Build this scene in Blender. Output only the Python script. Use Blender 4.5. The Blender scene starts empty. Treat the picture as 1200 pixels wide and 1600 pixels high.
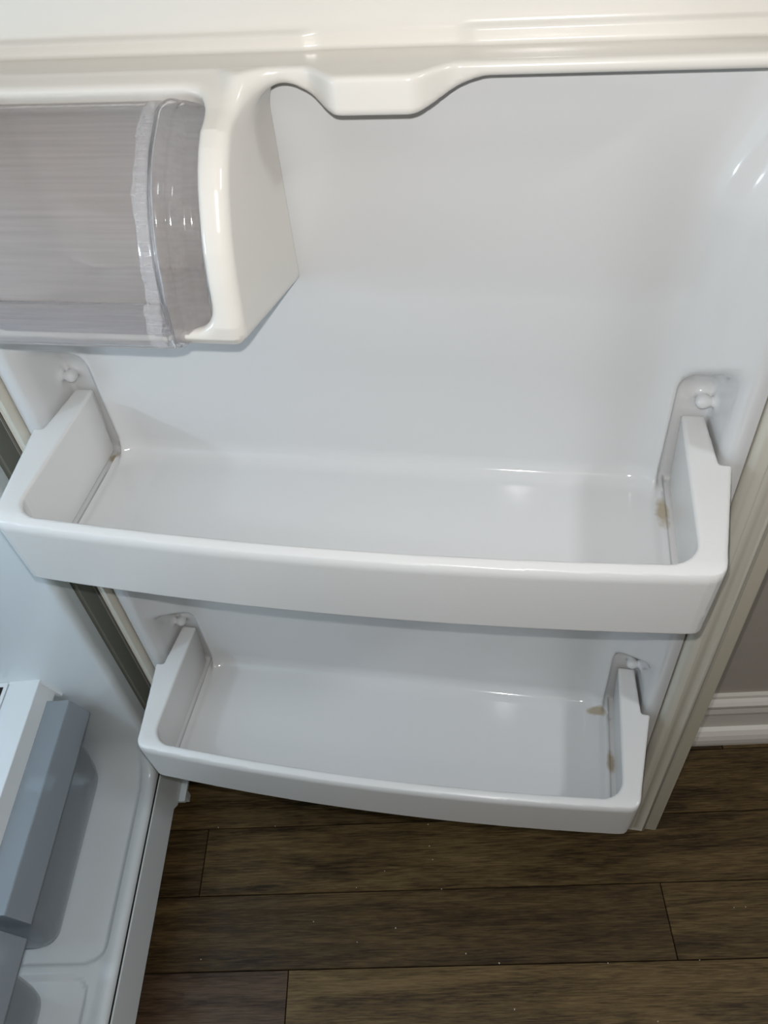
import bpy, bmesh, math, random
import numpy as np
from mathutils import Matrix, Vector

random.seed(7)
SC = bpy.context.scene
COL = SC.collection

# ---------------------------------------------------------------- camera
CAM_LOC = (0.0489, -0.5859, 1.3555)
RGT = (0.99694, -0.00374, -0.07812)
FWD = (-0.05425, 0.68641, -0.72519)
UPV = (0.05633, 0.72720, 0.68411)
cam_data = bpy.data.cameras.new('camera')
cam_data.sensor_fit = 'HORIZONTAL'
cam_data.sensor_width = 36.0
cam_data.lens = 1242.6 / 1200.0 * 36.0
cam_data.clip_start = 0.01
cam = bpy.data.objects.new('camera', cam_data)
COL.objects.link(cam)
cam.matrix_world = Matrix(((RGT[0], UPV[0], -FWD[0], CAM_LOC[0]),
                           (RGT[1], UPV[1], -FWD[1], CAM_LOC[1]),
                           (RGT[2], UPV[2], -FWD[2], CAM_LOC[2]),
                           (0, 0, 0, 1)))
SC.camera = cam

# ---------------------------------------------------------------- light and exposure
SC.view_settings.view_transform = 'Standard'
SC.view_settings.look = 'None'
SC.view_settings.gamma = 1.0
SC.view_settings.use_curve_mapping = False
SC.view_settings.exposure = 0.0
w = bpy.data.worlds.new('world')
SC.world = w
w.use_nodes = True
w.node_tree.nodes['Background'].inputs[0].default_value = (0.9, 0.95, 1.0, 1)
w.node_tree.nodes['Background'].inputs[1].default_value = 0.15


def lamp(name, kind, loc, energy, color, size=0.1, rot=(0, 0, 0)):
    d = bpy.data.lights.new(name, kind)
    d.energy = energy
    d.color = color
    if kind == 'AREA':
        d.shape = 'RECTANGLE'
        d.size = size[0]
        d.size_y = size[1]
    else:
        d.shadow_soft_size = size
    o = bpy.data.objects.new(name, d)
    o.location = loc
    o.rotation_euler = rot
    COL.objects.link(o)
    return o


# the phone's own flash beside its lens, the kitchen ceiling lamp, the lamp in the fridge roof
FLASH = Vector(CAM_LOC) + Vector(UPV) * 0.021 - Vector(RGT) * 0.006
lamp('phone_flash', 'POINT', FLASH, 9.8, (1.0, 0.985, 0.965), 0.0035)
lamp('ceiling_lamp', 'AREA', (1.28, -0.80, 1.95), 10.0, (0.92, 0.97, 1.0), (0.22, 0.22))
lamp('unseen_fill_lamp', 'AREA', (0.3, -2.0, 2.38), 3.0, (1.0, 0.88, 0.74), (0.6, 0.6))  # unseen warm room fill, added behind the camera
lamp('fridge_lamp', 'POINT', (-0.74, -0.30, 1.12), 2.6, (0.70, 0.87, 1.0), 0.02)

# ---------------------------------------------------------------- scene helpers
TH = math.radians(9.6)           # the door stands 9.6 degrees short of square with the wall
OFF = -0.411                     # plane of the cabinet front


def link(name, mesh, mat=None, parent=None, label=None, cat=None, kind=None, group=None):
    o = bpy.data.objects.new(name, mesh)
    COL.objects.link(o)
    if parent:
        o.parent = parent
    if mat and mesh is not None:
        mesh.materials.append(mat)
    for k, v in (('label', label), ('category', cat), ('kind', kind), ('group', group)):
        if v:
            o[k] = v
    return o


def mesh_from(name, verts, faces, smooth=False):
    m = bpy.data.meshes.new(name)
    m.from_pydata([tuple(map(float, v)) for v in verts], [], faces)
    bm = bmesh.new()
    bm.from_mesh(m)
    bmesh.ops.recalc_face_normals(bm, faces=bm.faces)
    bm.to_mesh(m)
    bm.free()
    if smooth:
        m.shade_smooth()
    return m


def bevelled(o, width, seg=3, angle=30):
    b = o.modifiers.new('edge', 'BEVEL')
    b.width = width
    b.segments = seg
    b.limit_method = 'ANGLE'
    b.angle_limit = math.radians(angle)
    o.data.shade_smooth()
    n = o.modifiers.new('normals', 'WEIGHTED_NORMAL')
    n.keep_sharp = True
    return o


class MB:
    """collects boxes and prisms of one mesh"""

    def __init__(self):
        self.v = []
        self.f = []

    def box(self, a, b):
        x0, y0, z0 = a
        x1, y1, z1 = b
        n = len(self.v)
        self.v += [(x0, y0, z0), (x1, y0, z0), (x1, y1, z0), (x0, y1, z0), (x0, y0, z1), (x1, y0, z1), (x1, y1, z1), (x0, y1, z1)]
        for q in ((0, 3, 2, 1), (4, 5, 6, 7), (0, 1, 5, 4), (1, 2, 6, 5), (2, 3, 7, 6), (3, 0, 4, 7)):
            self.f.append(tuple(n + i for i in q))
        return self

    def prism(self, pts, fn0, fn1):
        n = len(self.v)
        k = len(pts)
        self.v += [fn0(p) for p in pts] + [fn1(p) for p in pts]
        for i in range(k):
            j = (i + 1) % k
            self.f.append((n + i, n + j, n + k + j, n + k + i))
        self.f.append(tuple(n + i for i in range(k - 1, -1, -1)))
        self.f.append(tuple(n + k + i for i in range(k)))
        return self

    def mesh(self, name, smooth=False):
        return mesh_from(name, self.v, self.f, smooth)


# ---------------------------------------------------------------- moulded shapes: distance field -> quads
def smin(a, b, k):
    h = np.maximum(k - np.abs(a - b), 0) / k
    return np.minimum(a, b) - h * h * k * 0.25


def smax(a, b, k):
    return -smin(-a, -b, k)


def step(t, a, b):
    u = np.clip((t - a) / (b - a), 0, 1)
    return u * u * (3 - 2 * u)


def poly_dist(px, py, V):
    V = np.asarray(V, float)
    px, py = np.broadcast_arrays(px, py)
    d = np.full(px.shape, 1e9)
    s = np.ones(px.shape)
    n = len(V)
    for i in range(n):
        a = V[i]
        b = V[i - 1]
        ex, ey = b - a
        wx = px - a[0]
        wy = py - a[1]
        t = np.clip((wx * ex + wy * ey) / (ex * ex + ey * ey + 1e-18), 0, 1)
        d = np.minimum(d, (wx - ex * t) ** 2 + (wy - ey * t) ** 2)
        c1 = py >= a[1]
        c2 = py < b[1]
        c3 = ex * wy > ey * wx
        flip = (c1 & c2 & c3) | (~c1 & ~c2 & ~c3)
        s = np.where(flip, -s, s)
    return s * np.sqrt(d)


def rounded(a, b, r):
    """intersection of two fields with its outer edge rounded"""
    a = a + r
    b = b + r
    return np.minimum(np.maximum(a, b), 0) + np.hypot(np.maximum(a, 0), np.maximum(b, 0)) - r


def moulded(name, fn, lo, hi, h):
    ax = [np.arange(lo[i], hi[i] + h, h) for i in range(3)]
    X, Y, Z = ax[0][:, None, None], ax[1][None, :, None], ax[2][None, None, :]
    F = np.broadcast_to(fn(X, Y, Z), tuple(len(a) for a in ax)).astype(np.float32)
    S = F < 0
    c = [S[i:S.shape[0] - 1 + i, j:S.shape[1] - 1 + j, k:S.shape[2] - 1 + k] for i in (0, 1) for j in (0, 1) for k in (0, 1)]
    act = np.logical_or.reduce(c) & ~np.logical_and.reduce(c)
    I = np.argwhere(act)
    idx = np.full(act.shape, -1, np.int32)
    idx[act] = np.arange(len(I))
    off = np.array([(i, j, k) for i in (0, 1) for j in (0, 1) for k in (0, 1)])
    vals = np.stack([F[I[:, 0] + o[0], I[:, 1] + o[1], I[:, 2] + o[2]] for o in off], 1).astype(float)
    acc = np.zeros((len(I), 3))
    cnt = np.zeros(len(I))
    for a in range(8):
        for b in range(a + 1, 8):
            if np.abs(off[a] - off[b]).sum() != 1:
                continue
            m = (vals[:, a] < 0) != (vals[:, b] < 0)
            t = np.where(m, vals[:, a] / np.where(m, vals[:, a] - vals[:, b], 1), 0)
            acc += np.where(m[:, None], off[a] + t[:, None] * (off[b] - off[a]), 0)
            cnt += m
    P = np.array(lo) + (I + acc / cnt[:, None]) * h
    e = h * 0.05

    def grad(P):
        g = np.empty_like(P)
        for k in range(3):
            d = np.zeros(3)
            d[k] = e
            A = P + d
            B = P - d
            g[:, k] = (fn(A[:, 0], A[:, 1], A[:, 2]) - fn(B[:, 0], B[:, 1], B[:, 2])) / (2 * e)
        return g
    for _ in range(2):
        g = grad(P)
        f = fn(P[:, 0], P[:, 1], P[:, 2])
        st = -(f / np.maximum((g * g).sum(1), 0.05))[:, None] * g
        ln = np.linalg.norm(st, axis=1, keepdims=True)
        P = P + st * np.minimum(1, 0.4 * h / np.maximum(ln, 1e-12))
    g = grad(P)
    N = g / np.maximum(np.linalg.norm(g, axis=1, keepdims=True), 1e-9)
    Q = []
    for k in range(3):
        u, v = (k + 1) % 3, (k + 2) % 3
        sl0 = [slice(None)] * 3
        sl1 = [slice(None)] * 3
        sl0[k] = slice(0, -1)
        sl1[k] = slice(1, None)
        ch = S[tuple(sl0)] != S[tuple(sl1)]
        E = np.argwhere(ch)
        ok = (E[:, u] > 0) & (E[:, v] > 0) & (E[:, u] < act.shape[u]) & (E[:, v] < act.shape[v])
        E = E[ok]
        ins = S[E[:, 0], E[:, 1], E[:, 2]]
        q = []
        for du, dv in ((-1, -1), (0, -1), (0, 0), (-1, 0)):
            T = E.copy()
            T[:, u] += du
            T[:, v] += dv
            q.append(idx[T[:, 0], T[:, 1], T[:, 2]])
        q = np.stack(q, 1)
        q[~ins] = q[~ins][:, ::-1]
        Q.append(q)
    Q = np.concatenate(Q)
    Q = Q[(Q >= 0).all(1)]
    m = bpy.data.meshes.new(name)
    m.vertices.add(len(P))
    m.vertices.foreach_set('co', P.astype(np.float32).ravel())
    m.loops.add(len(Q) * 4)
    m.loops.foreach_set('vertex_index', Q.astype(np.int32).ravel())
    m.polygons.add(len(Q))
    m.polygons.foreach_set('loop_start', np.arange(0, len(Q) * 4, 4, dtype=np.int32))
    m.update(calc_edges=True)
    m.validate()
    m.shade_smooth()
    m.normals_split_custom_set_from_vertices(N.tolist())
    return m


# ---------------------------------------------------------------- materials
def material(name, color, rough=0.4, spec=0.5, metal=0.0, bump=0.0, bump_scale=60.0, transmission=0.0, ior=1.45, coat=0.0):
    m = bpy.data.materials.new(name)
    m.use_nodes = True
    nt = m.node_tree
    b = nt.nodes['Principled BSDF']
    b.inputs['Base Color'].default_value = (*color, 1)
    b.inputs['Roughness'].default_value = rough
    b.inputs['Specular IOR Level'].default_value = spec
    b.inputs['Metallic'].default_value = metal
    b.inputs['Transmission Weight'].default_value = transmission
    b.inputs['IOR'].default_value = ior
    b.inputs['Coat Weight'].default_value = coat
    if bump:
        tc = nt.nodes.new('ShaderNodeTexCoord')
        n = nt.nodes.new('ShaderNodeTexNoise')
        n.inputs['Scale'].default_value = bump_scale
        n.inputs['Detail'].default_value = 3
        bp = nt.nodes.new('ShaderNodeBump')
        bp.inputs['Strength'].default_value = bump
        bp.inputs['Distance'].default_value = 0.002
        nt.links.new(tc.outputs['Object'], n.inputs['Vector'])
        nt.links.new(n.outputs['Fac'], bp.inputs['Height'])
        nt.links.new(bp.outputs['Normal'], b.inputs['Normal'])
    return m


def stained(m, spots, color):
    """adds small brown smears at given object-space places"""
    nt = m.node_tree
    b = nt.nodes['Principled BSDF']
    tc = nt.nodes.new('ShaderNodeTexCoord')
    nz = nt.nodes.new('ShaderNodeTexNoise')
    nz.inputs['Scale'].default_value = 90
    nt.links.new(tc.outputs['Object'], nz.inputs['Vector'])
    prev = None
    for c, r in spots:
        s = nt.nodes.new('ShaderNodeVectorMath')
        s.operation = 'SUBTRACT'
        nt.links.new(tc.outputs['Object'], s.inputs[0])
        s.inputs[1].default_value = c
        d = nt.nodes.new('ShaderNodeVectorMath')
        d.operation = 'DIVIDE'
        nt.links.new(s.outputs[0], d.inputs[0])
        d.inputs[1].default_value = r
        ln = nt.nodes.new('ShaderNodeVectorMath')
        ln.operation = 'LENGTH'
        nt.links.new(d.outputs[0], ln.inputs[0])
        ad = nt.nodes.new('ShaderNodeMath')
        ad.operation = 'ADD'
        nt.links.new(ln.outputs['Value'], ad.inputs[0])
        nt.links.new(nz.outputs['Fac'], ad.inputs[1])
        mr = nt.nodes.new('ShaderNodeMapRange')
        mr.inputs[1].default_value = 1.1
        mr.inputs[2].default_value = 1.6
        mr.inputs[3].default_value = 0.75
        mr.inputs[4].default_value = 0.0
        nt.links.new(ad.outputs[0], mr.inputs[0])
        if prev is None:
            prev = mr.outputs[0]
        else:
            mx = nt.nodes.new('ShaderNodeMath')
            mx.operation = 'MAXIMUM'
            nt.links.new(prev, mx.inputs[0])
            nt.links.new(mr.outputs[0], mx.inputs[1])
            prev = mx.outputs[0]
    mix = nt.nodes.new('ShaderNodeMix')
    mix.data_type = 'RGBA'
    mix.inputs[6].default_value = b.inputs['Base Color'].default_value
    mix.inputs[7].default_value = (*color, 1)
    nt.links.new(prev, mix.inputs[0])
    nt.links.new(mix.outputs[2], b.inputs['Base Color'])


DZ = 0.409                       # the upper door shelf stands this much above the lower one
M_LINER = material('door_liner_plastic', (0.69, 0.695, 0.70), 0.09, 0.5, bump=0.05, bump_scale=9)
stained(M_LINER, [((0.274, -0.045, DZ + .002), (.007, .018, .02)), ((0.262, -0.020, .004), (.012, .007, .02)),
                  ((0.279, -0.087, .002), (.006, .016, .02)), ((-0.279, -0.012, DZ + .002), (.008, .006, .02))], (0.36, 0.28, 0.15))
M_RAIL = material('rail_plastic', (0.75, 0.75, 0.745), 0.27, 0.45, bump=0.06, bump_scale=500)
M_FRAME = material('housing_plastic', (0.765, 0.735, 0.685), 0.22, 0.5)
M_INNER = material('cabinet_liner_plastic', (0.81, 0.86, 0.89), 0.2, 0.5, bump=0.05, bump_scale=9)
M_STEEL = material('white_enamel', (0.83, 0.90, 0.94), 0.3, 0.5)
M_FLANGE = material('grey_flange_paint', (0.27, 0.28, 0.25), 0.45, 0.4)
M_GASKET = material('cream_gasket_vinyl', (0.62, 0.595, 0.52), 0.45, 0.4)
M_DOOR = material('cream_door_paint', (0.56, 0.53, 0.44), 0.35, 0.5)
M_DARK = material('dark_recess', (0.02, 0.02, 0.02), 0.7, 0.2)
M_TINT = material('smoky_drawer_plastic', (0.55, 0.60, 0.65), 0.14, 0.5, transmission=0.6, ior=1.25)
M_GLASS = material('shelf_glass', (0.85, 0.93, 0.92), 0.03, 0.5, transmission=1.0, ior=1.3)
M_TRIM = material('shelf_trim_plastic', (0.78, 0.81, 0.83), 0.3, 0.5)
M_WALL = material('greige_wall_paint', (0.47, 0.43, 0.385), 0.8, 0.2, bump=0.15, bump_scale=250)
M_BASE = material('white_baseboard_paint', (0.78, 0.75, 0.69), 0.4, 0.4)
M_CEIL = material('white_ceiling_paint', (0.75, 0.74, 0.71), 0.9, 0.1)
M_GROUT = material('plank_joint', (0.012, 0.01, 0.008), 0.9, 0.1)
M_CRUMB = material('pale_crumb', (0.7, 0.68, 0.62), 0.8, 0.1)


def clear_lid_material():
    m = bpy.data.materials.new('clear_lid_plastic')
    m.use_nodes = True
    nt = m.node_tree
    b = nt.nodes['Principled BSDF']
    b.inputs['Base Color'].default_value = (0.90, 0.90, 0.92, 1)
    b.inputs['Transmission Weight'].default_value = 0.9
    b.inputs['IOR'].default_value = 1.3
    b.inputs['Specular IOR Level'].default_value = 0.6
    tc = nt.nodes.new('ShaderNodeTexCoord')
    mp = nt.nodes.new('ShaderNodeMapping')
    mp.inputs['Scale'].default_value = (6, 260, 260)
    n = nt.nodes.new('ShaderNodeTexNoise')
    n.inputs['Scale'].default_value = 1.5
    n.inputs['Detail'].default_value = 4
    nt.links.new(tc.outputs['Object'], mp.inputs[0])
    nt.links.new(mp.outputs[0], n.inputs['Vector'])
    mr = nt.nodes.new('ShaderNodeMapRange')
    mr.inputs[3].default_value = 0.03
    mr.inputs[4].default_value = 0.12
    nt.links.new(n.outputs['Fac'], mr.inputs[0])
    nt.links.new(mr.outputs[0], b.inputs['Roughness'])
    # faint lengthwise streaks, and a frosted band beside the rolled rib
    cr = nt.nodes.new('ShaderNodeMapRange')
    cr.inputs[1].default_value = 0.3
    cr.inputs[2].default_value = 0.7
    cr.inputs[3].default_value = 0.87
    cr.inputs[4].default_value = 1.0
    nt.links.new(n.outputs['Fac'], cr.inputs[0])
    tint = nt.nodes.new('ShaderNodeMix')
    tint.data_type = 'RGBA'
    tint.blend_type = 'MULTIPLY'
    tint.inputs[0].default_value = 1
    tint.inputs[7].default_value = (0.99, 0.975, 1.0, 1)
    nt.links.new(cr.outputs[0], tint.inputs[6])
    nt.links.new(tint.outputs[2], b.inputs['Base Color'])
    wob = nt.nodes.new('ShaderNodeTexNoise')
    wob.inputs['Scale'].default_value = 45
    nt.links.new(tc.outputs['Object'], wob.inputs['Vector'])
    sx = nt.nodes.new('ShaderNodeSeparateXYZ')
    nt.links.new(tc.outputs['Object'], sx.inputs[0])
    wx = nt.nodes.new('ShaderNodeMath')
    wx.operation = 'MULTIPLY_ADD'
    nt.links.new(wob.outputs['Fac'], wx.inputs[0])
    wx.inputs[1].default_value = 0.006
    nt.links.new(sx.outputs[0], wx.inputs[2])
    ds = nt.nodes.new('ShaderNodeMath')
    ds.operation = 'COMPARE'
    nt.links.new(wx.outputs[0], ds.inputs[0])
    ds.inputs[1].default_value = -0.0975
    ds.inputs[2].default_value = 0.0052
    tw = nt.nodes.new('ShaderNodeMapRange')
    tw.inputs[3].default_value = 0.90
    tw.inputs[4].default_value = 0.74
    nt.links.new(ds.outputs[0], tw.inputs[0])
    nt.links.new(tw.outputs[0], b.inputs['Transmission Weight'])
    bp = nt.nodes.new('ShaderNodeBump')
    bp.inputs['Strength'].default_value = 0.04
    bp.inputs['Distance'].default_value = 0.001
    nt.links.new(n.outputs['Fac'], bp.inputs['Height'])
    nt.links.new(bp.outputs['Normal'], b.inputs['Normal'])
    return m


def plank_material(name, dark, mid, light):
    m = bpy.data.materials.new(name)
    m.use_nodes = True
    nt = m.node_tree
    b = nt.nodes['Principled BSDF']
    b.inputs['Roughness'].default_value = 0.42
    b.inputs['Specular IOR Level'].default_value = 0.3
    tc = nt.nodes.new('ShaderNodeTexCoord')
    oi = nt.nodes.new('ShaderNodeObjectInfo')
    ad = nt.nodes.new('ShaderNodeVectorMath')
    ad.operation = 'MULTIPLY_ADD'
    nt.links.new(oi.outputs['Random'], ad.inputs[0])
    ad.inputs[1].default_value = (31, 17, 9)
    nt.links.new(tc.outputs['Object'], ad.inputs[2])

    def noise(scale, sc, det, dist):
        mp = nt.nodes.new('ShaderNodeMapping')
        mp.inputs['Scale'].default_value = scale
        nt.links.new(ad.outputs[0], mp.inputs[0])
        n = nt.nodes.new('ShaderNodeTexNoise')
        n.inputs['Scale'].default_value = sc
        n.inputs['Detail'].default_value = det
        n.inputs['Roughness'].default_value = 0.65
        n.inputs['Distortion'].default_value = dist
        nt.links.new(mp.outputs[0], n.inputs['Vector'])
        return n.outputs['Fac']
    broad = noise((1.6, 16, 1), 2.0, 4, 0.6)
    fine = noise((9, 150, 1), 3.0, 5, 0.3)
    pores = noise((14, 420, 1), 2.0, 2, 0.0)
    mx = nt.nodes.new('ShaderNodeMix')
    mx.inputs[0].default_value = 0.5
    nt.links.new(broad, mx.inputs[2])
    nt.links.new(fine, mx.inputs[3])
    rp = nt.nodes.new('ShaderNodeValToRGB')
    e = rp.color_ramp.elements
    e[0].position = 0.39
    e[0].color = (*dark, 1)
    e[1].position = 0.62
    e[1].color = (*light, 1)
    k = e.new(0.5)
    k.color = (*mid, 1)
    nt.links.new(mx.outputs[0], rp.inputs[0])
    pr = nt.nodes.new('ShaderNodeMapRange')
    pr.inputs[1].default_value = 0.28
    pr.inputs[2].default_value = 0.45
    pr.inputs[3].default_value = 0.55
    nt.links.new(pores, pr.inputs[0])
    mul = nt.nodes.new('ShaderNodeMix')
    mul.data_type = 'RGBA'
    mul.blend_type = 'MULTIPLY'
    mul.inputs[0].default_value = 1
    nt.links.new(rp.outputs[0], mul.inputs[6])
    nt.links.new(pr.outputs[0], mul.inputs[7])
    nt.links.new(mul.outputs[2], b.inputs['Base Color'])
    bp = nt.nodes.new('ShaderNodeBump')
    bp.inputs['Strength'].default_value = 0.25
    bp.inputs['Distance'].default_value = 0.001
    nt.links.new(fine, bp.inputs['Height'])
    nt.links.new(bp.outputs['Normal'], b.inputs['Normal'])
    return m


M_LID = clear_lid_material()
PLANKS = [plank_material('oak_plank_olive', (.026, .015, .005), (.092, .058, .022), (.170, .114, .047)),
          plank_material('oak_plank_dark', (.024, .013, .005), (.068, .042, .016), (.135, .088, .037)),
          plank_material('oak_plank_red', (.036, .020, .011), (.084, .050, .028), (.135, .088, .052)),
          plank_material('oak_plank_light', (.046, .027, .010), (.130, .083, .032), (.210, .142, .060))]

# ---------------------------------------------------------------- the room
WX0, WX1, WY0, WY1, WH = -1.6, 3.0, -2.6, 0.1095, 2.42
T = 0.08
fl = link('floor', MB().box((WX0, WY0, -0.05), (WX1, WY1, -0.0032)).mesh('floor'), M_GROUT, kind='structure',
          label='dark brown wood plank floor')
link('wall_back', MB().box((WX0, WY1, -0.05), (WX1, WY1 + T, WH)).mesh('wall_back'), M_WALL, kind='structure', label='plain greige painted wall behind the door')
link('wall_front', MB().box((WX0, WY0 - T, -0.05), (WX1, WY0, WH)).mesh('wall_front'), M_WALL, kind='structure')
link('wall_left', MB().box((WX0 - T, WY0, -0.05), (WX0, WY1, WH)).mesh('wall_left'), M_WALL, kind='structure')
link('wall_right', MB().box((WX1, WY0, -0.05), (WX1 + T, WY1, WH)).mesh('wall_right'), M_WALL, kind='structure')
link('ceiling', MB().box((WX0, WY0, WH), (WX1, WY1, WH + T)).mesh('ceiling'), M_CEIL, kind='structure')

# baseboard and its shoe, run along the wall
bp_ = [(0, 0), (-.012, 0), (-.012, .080), (-.014, .083), (-.0175, .088), (-.0185, .094), (-.0175, .100), (-.0165, .106),
       (-.0175, .112), (-.0175, .116), (-.013, .121), (-.008, .125), (-.007, .131), (0, .131)]
o = link('baseboard_back', MB().prism(bp_, lambda p: (WX0, WY1 + p[0], p[1]), lambda p: (WX1, WY1 + p[0], p[1])).mesh('baseboard_back'),
         M_BASE, kind='structure', label='white moulded baseboard along the greige wall')
sp_ = [(-.012, 0), (-.029, 0), (-.0295, .008), (-.0285, .018), (-.025, .027), (-.019, .034), (-.012, .037)]
link('trim_1', MB().prism(sp_, lambda p: (WX0, WY1 + p[0], p[1]), lambda p: (WX1, WY1 + p[0], p[1])).mesh('trim_1'),
     M_BASE, kind='structure', label='rounded white shoe moulding at the foot of the baseboard')

# planks: rows follow the wall
ROW = 0.1105
FIXED = {0: ([0.5475], [1, 0]), 1: ([], [0]), 2: ([-0.3605], [1, 0]), 3: ([0.3850], [1, 0]), 4: ([-0.2032], [2, 3])}
y_top = WY1
edges = [WY1, 0.074, -0.037, -0.1475, -0.2585]
while edges[-1] > WY0:
    edges.append(max(edges[-1] - ROW, WY0))


def plank(x0, x1, y0, y1, mat):
    g = 0.0007
    t = 0.0022
    cx, cy = (x0 + x1) / 2, (y0 + y1) / 2
    hx, hy = (x1 - x0) / 2 - g, (y1 - y0) / 2 - g
    v = [(-hx, -hy, -.003), (hx, -hy, -.003), (hx, hy, -.003), (-hx, hy, -.003),
         (-hx, -hy, -.0006), (hx, -hy, -.0006), (hx, hy, -.0006), (-hx, hy, -.0006),
         (-hx + .0006, -hy + .0006, 0), (hx - .0006, -hy + .0006, 0), (hx - .0006, hy - .0006, 0), (-hx + .0006, hy - .0006, 0)]
    f = [(0, 3, 2, 1), (8, 9, 10, 11)]
    for a in (0, 4):
        for i in range(4):
            j = (i + 1) % 4
            f.append((a + i, a + j, a + 4 + j, a + 4 + i))
    o = link('plank', mesh_from('plank', v, f), mat, fl)
    o.location = (cx, cy, 0)


for r in range(len(edges) - 1):
    y1, y0 = edges[r], edges[r + 1]
    if r in FIXED and FIXED[r][0]:
        j = FIXED[r][0][0]
    else:
        j = random.uniform(-0.6, 0.6)
    joints = [j]
    while joints[0] - 1.22 > WX0:
        joints.insert(0, joints[0] - 1.22)
    while joints[-1] + 1.22 < WX1:
        joints.append(joints[-1] + 1.22)
    xs = [WX0] + joints + [WX1]
    for i in range(len(xs) - 1):
        if r in FIXED and FIXED[r][0] and xs[i + 1] == j:
            mi = FIXED[r][1][0]
        elif r in FIXED and FIXED[r][0] and xs[i] == j:
            mi = FIXED[r][1][1]
        elif r == 1:
            mi = 0
        else:
            mi = random.randrange(4)
        plank(xs[i], xs[i + 1], y0, y1, PLANKS[mi])

# ---------------------------------------------------------------- refrigerator cabinet (local x = out of the front, y = along the front, z up)
fridge = link('refrigerator', None, label='open white refrigerator with its door swung wide over the plank floor', cat='refrigerator')
fridge.location = (OFF, 0, 0)
S0, S1 = -0.088, 0.665           # along the front, y = -s
LZ = 0.40                        # z of the lower door shelf above the kitchen floor


def cabinet_field(d, y, z):
    s = -y
    zz = z - LZ
    fl_z = -0.2440 + 0.0035 * step(d, -.030, -.012)
    # shallow pans pressed into the floor behind the front lip
    def pan(d0, d1, s0, s1):
        q = smax(np.maximum(d0 - d, d - d1), np.maximum(s0 - s, s - s1), .03)
        return step(-q, -.002, .004)
    fl_z = fl_z - 0.0035 * pan(-.40, -.0235, -.060, .282) - 0.0035 * pan(-.40, -.0375, .297, .575)
    cs = np.maximum(-0.020 - s, s - 0.595)
    cz = np.maximum(fl_z - zz, zz - 0.90)
    cav = smax(smax(cs, cz, .075), -0.53 - d, .05)
    outer = np.maximum(np.maximum(-0.0515 - s, s - 0.6265), np.maximum(-0.2620 - zz, zz - 0.93))
    outer = np.maximum(outer, d + 0.002)
    return smax(outer, -cav, .012)


link('inner_liner', moulded('inner_liner', cabinet_field, (-.56, -.64, .125), (.012, .066, 1.35), .0045), M_INNER, fridge)
sh = MB()
sh.box((-.62, -S0 - .003, .0655), (-.0005, -S0, 1.36)).box((-.62, -S1, .0655), (-.0005, -S1 + .003, 1.36))
sh.box((-.62, -S1, 1.357), (-.0005, -S0, 1.36)).box((-.62, -S1, .0655), (-.617, -S0, 1.36))
sh.box((-.62, -S1, .0655), (-.03, -S0, .0685))
for s in (S0 + .004, S1 - .012):
    sh.box((-.60, -s - .008, 0), (-.55, -s, .066)).box((-.08, -s - .008, 0), (-.05, -s, .066))
link('cabinet_shell', sh.mesh('cabinet_shell'), M_STEEL, fridge)
# steel front edge: two posts, a head, and the sill with its deeper end under the hinge
o = link('front_flange', MB().box((-.030, -S0 - .0335, .148), (0, -S0 - .0005, 1.357)).mesh('front_flange'), M_FLANGE, fridge, label='olive grey flange on the hinge side')
bevelled(o, .002)
o = link('front_flange', MB().box((-.030, -S1 + .0005, .148), (0, -S1 + .0335, 1.357)).mesh('front_flange'), M_FLANGE, fridge)
bevelled(o, .002)
o = link('front_flange', MB().box((-.030, -S1 + .035, 1.332), (0, -S0 - .035, 1.357)).mesh('front_flange'), M_STEEL, fridge)
bevelled(o, .002)
sill = [(.088, .1463), (.088, .057), (-.018, .057), (-.030, .069), (-.665, .069), (-.665, .1463)]
o = link('sill', MB().prism(sill, lambda p: (-.030, p[0], p[1]), lambda p: (0.0005 + .09 * (.1463 - p[1]), p[0], p[1])).mesh('sill'), M_STEEL, fridge)
bevelled(o, .003)
link('toe_grille', MB().box((-.075, -.66, .0), (-.065, .084, .056)).mesh('toe_grille'), M_DARK, fridge, label='black recessed toe grille')
link('gap_shade_strip', MB().box((-.020, -.62, .1455), (-.0010, .05, .1497)).mesh('gap_shade_strip'), M_DARK, fridge, label='thin black strip painted as the shaded gap above the sill')  # dark strip paints in the shade of the gap between liner and sill
hb = MB()
hb.box((0.001, -.010, .050), (.018, .030, .056)).box((.010, .0, .030), (.018, .012, .050))
o = link('hinge_bracket', hb.mesh('hinge_bracket'), M_STEEL, fridge)

# crisper shelf: white front bar, its rear frame and the pane
cs_ = [(-.150, .0045), (-.140, .0075), (-.104, .0090), (-.0945, -.0265), (-.0965, -.0300), (-.106, -.012), (-.112, -.004), (-.150, -.004)]
o = link('crisper_shelf', MB().prism(cs_, lambda p: (p[0], .0195, p[1] + LZ), lambda p: (p[0], -.594, p[1] + LZ)).mesh('crisper_shelf'), M_TRIM, fridge)
bevelled(o, .0015)
shelf = o
tab = [(-.104, .0088), (-.0855, -.031), (-.0875, -.034), (-.112, -.030), (-.150, -.012), (-.150, .006)]
link('end_tab', MB().prism(tab, lambda p: (p[0], .0205, p[1] + LZ), lambda p: (p[0], .0165, p[1] + LZ)).mesh('end_tab'), M_TRIM, shelf)
link('rear_frame', MB().box((-.48, -.594, LZ - .008), (-.47, .0195, LZ + .004)).box((-.168, -.594, LZ - .008), (-.151, .0195, LZ + .0055))
     .box((-.47, .0075, LZ - .008), (-.168, .0195, LZ + .0055)).box((-.47, -.594, LZ - .008), (-.168, -.582, LZ + .0055)).mesh('rear_frame'), M_TRIM, shelf)
link('slot', MB().box((-.163, -.30, LZ + .0052), (-.156, .012, LZ + .0060)).mesh('slot'), M_DARK, shelf)
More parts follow.
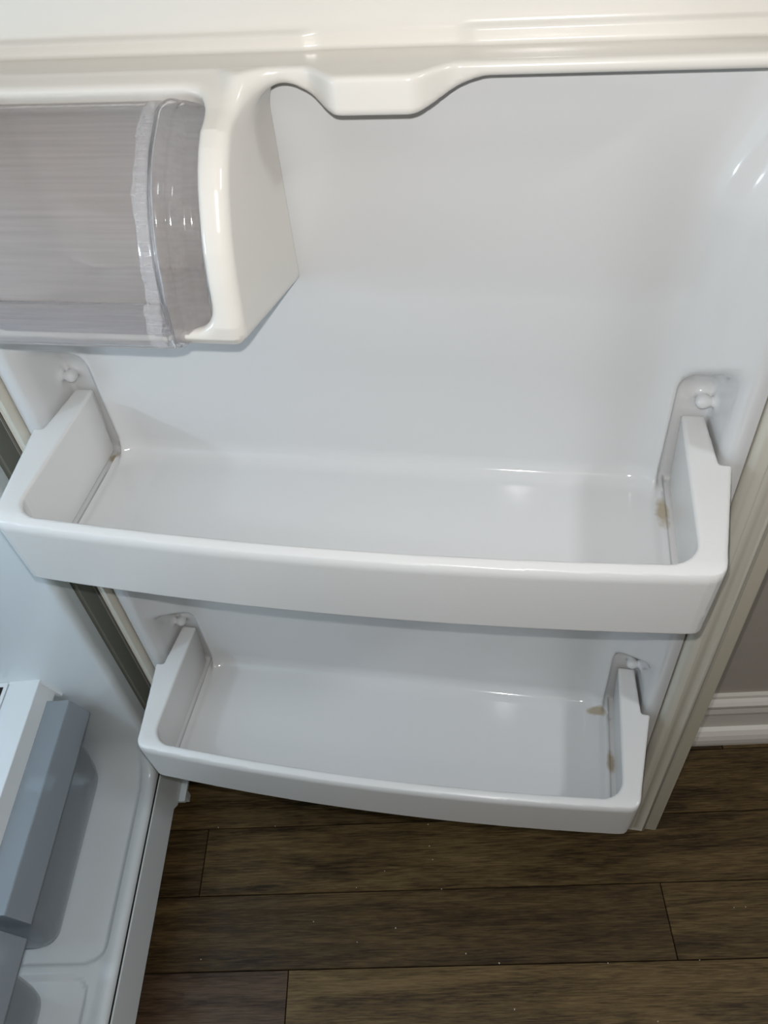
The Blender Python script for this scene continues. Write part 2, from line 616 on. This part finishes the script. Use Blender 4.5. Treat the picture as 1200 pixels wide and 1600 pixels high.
link('glass_pane', MB().box((-.470, -.582, LZ - .004), (-.168, .0075, LZ + .001)).mesh('glass_pane'), M_GLASS, shelf)


def arc(c, r, a0, a1, n):
    return [(c[0] + r * math.cos(math.radians(a0 + (a1 - a0) * i / n)), c[1] + r * math.sin(math.radians(a0 + (a1 - a0) * i / n))) for i in range(n + 1)]


def drawer(s0, s1, b0, b1):
    # front profile (d, z): top lip, slope, under-lip, bulging front, rounded foot
    lip = [(-.125, -.0155), (-.066, -.0165), (-.0640, -.0185), (-.0472, -.0520), (-.0475, -.0560), (-.0500, -.0580), (-.0740, -.0640)]
    low = [(-.0750, -.0660), (-.0752, -.1150), (-.0758, -.1450), (-.0790, -.1850), (-.0850, -.2150), (-.0930, -.2350), (-.105, -.2430), (-.125, -.2455)]
    v, f = [], []
    # lip skin, as wide as the drawer opening
    k = len(lip)
    for s in (s0, s1):
        v += [(d, -s, z + LZ) for d, z in lip]
    for i in range(k - 1):
        f.append((i, i + 1, k + i + 1, k + i))
    f.append(tuple(range(k - 1, -1, -1)) if False else tuple(range(k)))
    f.append(tuple(range(2 * k - 1, k - 1, -1)))
    m = mesh_from('crisper_drawer', v, f)
    o = link('crisper_drawer', m, M_TINT, fridge)
    sd = o.modifiers.new('wall', 'SOLIDIFY')
    sd.thickness = .0022
    sd.offset = -1
    bevelled(o, .0012, 2)
    # tub below: rounded plan corners swept down the front profile
    ring = []
    for d, z in low:
        back = -.44
        r = .022
        pl = [(back, b0 + .004)] + [(d - r + r * math.sin(math.radians(a)), b0 + r - r * math.cos(math.radians(a))) for a in range(0, 91, 15)]
        pl += [(d - r + r * math.cos(math.radians(a)), b1 - r + r * math.sin(math.radians(a))) for a in range(0, 91, 15)] + [(back, b1 - .004)]
        ring.append([(q[0], -q[1], z + LZ) for q in pl])
    n = len(ring[0])
    v = [p for r_ in ring for p in r_]
    f = []
    for i in range(len(ring) - 1):
        for j in range(n):
            jj = (j + 1) % n
            f.append((i * n + j, i * n + jj, (i + 1) * n + jj, (i + 1) * n + j))
    f.append(tuple((len(ring) - 1) * n + j for j in range(n)))
    t = link('tub', mesh_from('tub', v, f, True), M_TINT, o)
    sd = t.modifiers.new('wall', 'SOLIDIFY')
    sd.thickness = .0022
    sd.offset = -1
    return o


drawer(0.000, 0.286, 0.006, 0.262)
drawer(0.302, 0.590, 0.318, 0.582)

# ---------------------------------------------------------------- the door (mesh in door space: x along the door, y into it, z above the lower shelf)
DX0, DX1, DZ0, DZ1 = -0.3525, 0.389, -0.3265, 0.955
db = MB()
db.box((DX0, .021, DZ0), (DX1, .036, DZ1))
db.box((DX0, -.030, DZ0), (-.3345, .021, DZ1)).box((.3385, -.030, DZ0), (DX1, .021, DZ1))
db.box((-.3385, -.030, DZ0), (.3385, .021, -.2760)).box((-.3385, -.030, DZ1 - .023), (.3385, .021, DZ1))
door = link('door', db.mesh('door'), M_DOOR, fridge)
bevelled(door, .003)
door.location = (-OFF, 0, LZ)
door.rotation_euler = (0, 0, -TH)


def liner_field(x, y, z):
    ax = np.abs(x)
    base = -y
    grow = 0.034 * step(z, .675, .790)
    gx = ax - grow
    # side wall in two steps: a narrow terrace, then the steep rise to the flange
    s1 = smax(-((gx - .2605) * .75 + y * .66), -(y + .0270), .008)
    s2 = smax(-((gx - .2870) * .714 + (y + .0280) * .70), -(y + .0555), .005)
    f = smin(base, smin(s1, s2, .004), .012)
    low = np.maximum(-.262 - z, z - .925)
    for z0 in (0.0, DZ):
        zr = z0 + 0.06 * np.maximum(ax - .2235, 0)
        sh = smax(np.maximum(z - zr, z0 - .010 - z), -(y + .1772 - .0098 * (ax / .259) ** 2), .003)
        sh = np.maximum(sh, ax - .300)
        f = smin(f, sh, .020)
        # pocket that takes the end of the rail
        zl = z0 + .0030 - .0060 * step(ax, .2755, .2790)
        zt = (z - (z0 + .122) + .8 * y) * .8
        pk = smax(np.maximum(.2705 - ax, ax - .3030 + .09 * y), smax(zl - z, y - .0045, .006), .004)
        pk = smax(pk, zt, .013)
        f = smax(f, -pk, .007)
        # locating button above the rail end
        bt = np.sqrt((ax - .2925) ** 2 + (y + .006) ** 2 + (z - z0 - .0990) ** 2) - .0060
        f = smin(f, bt, .012)
    f = np.maximum(f, ax - .3265)
    f = np.maximum(f, low)
    # bottom and top returns up to the flange
    ret = smax(np.maximum(z + .225, -.30 - z), -(y + .0555), .012)
    ret = np.maximum(ret, ax - .3265)
    f = smin(f, ret, .02)
    f = np.maximum(f, low)
    return np.maximum(f, y - .016)


link('door_liner', moulded('door_liner', liner_field, (-.333, -.157, -.268), (.333, .020, .932), .0033), M_LINER, door)

# gasket frame: hollow-looking bead swept round the liner
gp = [(.3275, -.0540), (.3300, -.0600), (.3345, -.0635), (.3400, -.0635), (.3440, -.0600), (.3520, -.0585), (.3560, -.0600),
      (.3590, -.0585), (.3640, -.0510), (.3700, -.0400), (.3715, -.0340), (.3700, -.0305), (.3300, -.0305), (.3275, -.0400)]


def gasket_mesh():
    v, f = [], []
    k = len(gp)
    cz0, cz1 = -.277, .933
    for sx, zc in ((1, cz0), (1, cz1), (-1, cz1), (-1, cz0)):
        for gx, gy in gp:
            e = gx - .3275
            xx = gx if sx > 0 else -(.3275 + e * .48)
            zz = zc + (.044 - e if zc < 0 else -(.044 - e)) - (.0 if zc < 0 else 0)
            v.append((xx, gy, zz))
    for c in range(4):
        n = (c + 1) % 4
        for i in range(k):
            j = (i + 1) % k
            f.append((c * k + i, c * k + j, n * k + j, n * k + i))
    return mesh_from('door_gasket', v, f)


g = link('door_gasket', gasket_mesh(), M_GASKET, door, label='ribbed cream gasket')
g.data.shade_smooth()
es = g.modifiers.new('crease', 'EDGE_SPLIT')
es.split_angle = math.radians(40)

# ---------------------------------------------------------------- rails clipped on the door shelves
def y_in(x):
    return -.1800 + .0098 * (x / .259) ** 2


def y_out(x):
    return -.1920 + .0120 * (x / .290) ** 2


def rail_outline():
    half = [(.2995, .0015), (.3045, -.0580), (.3060, -.0600), (.3135, -.0605), (.3145, -.0625), (.3005, -.1560)]
    c = (.2860, -.1640)
    half += [(.2995, -.1650), (.2985, -.1705), (.2960, -.1755), (.2920, -.1788)]
    out = half + [(x, y_out(x)) for x in np.linspace(.286, -.286, 41)] + [(-x, y) for x, y in reversed(half)]
    inner = [(.2795, .0015), (.2795, -.1430)] + [(.2795 - .026 + .026 * math.cos(math.radians(t)), -.1455 - .0255 * math.sin(math.radians(t))) for t in range(10, 90, 10)]
    inn = [(-x, y) for x, y in inner] + [(x, y_in(x)) for x in np.linspace(-.2480, .2480, 41)] + [(x, y) for x, y in reversed(inner)]
    return out + inn


RO = rail_outline()


def rail_field(x, y, z):
    d2 = poly_dist(x, y, RO)
    dz = np.maximum(z - .079, -.0018 - z)
    # a slight draft: thinner towards the bottom
    d2 = d2 + .0034 * np.clip(1 - z / .079, 0, 1)
    f = rounded(d2, dz, .0032)
    e = -(y - y_out(x))
    return smax(f, .62 * e + .785 * (z - .0755), .007)


rail_mesh = moulded('door_shelf_rail', rail_field, (-.320, -.194, -.007), (.320, .008, .084), .0024)
R_T = Matrix.Rotation(-TH, 4, 'Z')
r1 = link('door_shelf_rail', rail_mesh, M_RAIL, None, 'upper white bow-fronted shelf rail, clipped under the clear-lidded compartment', 'shelf rail',
          group='white rails clipped on the door shelves')
r1.matrix_world = Matrix.Translation((0, 0, LZ + DZ)) @ R_T
r2 = r1.copy()
COL.objects.link(r2)
r2['label'] = 'lower white bow-fronted shelf rail, nearest the plank floor'
r2.matrix_world = Matrix.Translation((0, 0, LZ)) @ R_T

# ---------------------------------------------------------------- dairy compartment with the shelf lip beside it
dairy = link('dairy_compartment', None, None, None, 'white compartment with clear curved lid and a shelf lip, topmost on the door', 'compartment')
dairy.matrix_world = Matrix.Translation((0, 0, LZ)) @ R_T
BOX = [(-.0030, .793), (-.0520, .793), (-.0550, .7912), (-.0680, .7855), (-.082, .779), (-.098, .7735), (-.107, .7665), (-.115, .758), (-.1222, .748), (-.128, .737),
       (-.1335, .7255), (-.138, .713), (-.142, .697), (-.145, .680), (-.1480, .665), (-.1475, .656), (-.1440, .6505), (-.1370, .6480), (-.0030, .6165)]
CUT = [(-.066, .7858), (-.20, .84), (-.20, .662), (-.142, .6605), (-.010, .629), (-.010, .776), (-.060, .776)]


def housing_field(x, y, z):
    box = rounded(poly_dist(y, z, BOX), np.maximum(-.243 - x, x + .0425), .009)
    cut = smax(poly_dist(y, z, CUT), np.maximum(-.233 - x, x + .0615), .022)
    f = smax(box, -cut, .006)
    # shelf lip: thin, with the deeper grip bulging out in the middle
    b = step(x, -.004, .022) * (1 - step(x, .064, .094))
    bz = step(x, -.022, .020) * (1 - step(x, .062, .112))
    lip_y = -.0535 - .0195 * b
    lip_z = .7835 - .0145 * bz
    lip = np.maximum(lip_y - y, y + .0030)
    lz = np.maximum(z - .793, lip_z - z)
    shelf = rounded(lip * .9, np.maximum(lz, np.abs(x) - .278), .0045)
    # hollow behind the lip, below the shelf top
    hol = np.maximum(np.maximum(z - .7855, lip_y + .014 - y), -.030 - x)
    shelf = np.maximum(shelf, -hol)
    kk = .003 + .031 * step(x, -.062, -.040)
    f = smin(f, shelf, kk)
    f = smax(f, z - .7932 + .11 * np.maximum(y + .0535, 0), .002)
    # raised bead where the shelf meets the liner, set back behind the grip
    bk = -.0100 + .0035 * step(x, -.016, .0) * (1 - step(x, .084, .100))
    bead = rounded(np.maximum(bk - y, y + .0030), np.maximum(np.maximum(.780 - z, z - .7990), np.abs(x) - .278), .003)
    panel = np.maximum(np.maximum(-.0062 - y, y + .0030), np.maximum(np.maximum(.780 - z, z - .915), np.abs(x) - .278))
    return np.maximum(smin(f, smin(bead, panel, .003), .004), y + .0030)


housing = link('housing', moulded('housing', housing_field, (-.322, -.156, .610), (.322, .009, .922), .0024), M_FRAME, dairy)

# clear lid: curved sheet with a rolled rib, a returned flange at its end and a thick grip at the bottom
LP = np.array([(-.0480, .7745), (-.0640, .7765), (-.0725, .7765), (-.0780, .7740), (-.083, .7708), (-.090, .7665), (-.1010, .7595), (-.1100, .7510), (-.1180, .7415), (-.1245, .7310), (-.1305, .7190),
               (-.1350, .7070), (-.1385, .6930), (-.1415, .6830), (-.1430, .6760), (-.1440, .6700), (-.1445, .6620), (-.1450, .6560), (-.1440, .6530), (-.1420, .6520)])


def lid_mesh():
    xs = list(np.linspace(-.231, -.106, 12)) + [-.1045, -.1035, -.0990, -.0960, -.0945, -.0930, -.0915, -.0900, -.0885, -.0870, -.0855, -.0845] + list(np.linspace(-.0835, -.0670, 11))
    tan = np.gradient(LP, axis=0)
    nor = np.stack([tan[:, 1], -tan[:, 0]], 1)
    nor /= np.linalg.norm(nor, axis=1)[:, None]      # points out of the box
    v, f = [], []
    for x in xs:
        if x < -.104:
            off = 0.0
        elif x < -.0955:
            off = .0008
        elif x < -.0845:
            off = .0008 + .0052 * math.sin(math.pi * (x + .0955) / .011)
        else:
            u = (x + .0845) / .0175
            off = -.011 * u ** 1.2 + .0016 * math.sin(3 * math.pi * u)
        for i, p in enumerate(LP):
            k = (0, .3, .6, 1, 1)[i] if i < 5 else (1.0 if i < 14 else .8)
            q = p + nor[i] * off * k
            v.append((x, q[0], q[1]))
    n = len(LP)
    for a in range(len(xs) - 1):
        for i in range(n - 1):
            f.append((a * n + i, a * n + i + 1, (a + 1) * n + i + 1, (a + 1) * n + i))
    return mesh_from('lid', v, f, True)


lid = link('lid', lid_mesh(), M_LID, dairy, label='clear curved lid')
sd = lid.modifiers.new('sheet', 'SOLIDIFY')
sd.thickness = .0026
sd.offset = 0

gb = [(-.1440, .6815), (-.1480, .6805), (-.1500, .6780), (-.1508, .6735), (-.1520, .6700), (-.1545, .6660), (-.1550, .6590), (-.1535, .6525), (-.1500, .6490), (-.1470, .6500), (-.1462, .6560), (-.1458, .6640)]
o = link('grip_bar', MB().prism(gb, lambda p: (-.231, p[0], p[1]), lambda p: (-.0910, p[0], p[1])).mesh('grip_bar'), M_LID, lid, label='thick clear grip along the lower edge')
bevelled(o, .0022)

# ---------------------------------------------------------------- crumbs on the floor
cb = MB()
spots = [(430, 1291), (669, 1288), (601, 1361), (671, 1322), (676, 1343), (314, 1499), (490, 1440), (558, 1472), (618, 1450), (1147, 1418), (1165, 1417), (804, 1577),
         (780, 1505), (728, 1490), (1028, 1596), (950, 1505), (341, 1293), (557, 1387), (690, 1389), (1093, 1500)]
for px, py in spots:
    d = Vector(RGT) * ((px - 600) / 1242.6) + Vector(UPV) * (-(py - 800) / 1242.6) + Vector(FWD)
    t = -CAM_LOC[2] / d.z
    q = Vector(CAM_LOC) + d * t
    r = random.uniform(.0007, .0014)
    cb.prism([(math.cos(a) * r * random.uniform(.6, 1.2), math.sin(a) * r) for a in np.linspace(0, 5.2, 5)],
             lambda p: (q.x + p[0], q.y + p[1], 0), lambda p: (q.x + p[0] * .6, q.y + p[1] * .6, r))
link('floor_crumbs', cb.mesh('floor_crumbs'), M_CRUMB, None, 'tiny pale crumbs scattered over the dark plank floor', 'crumbs', 'stuff')
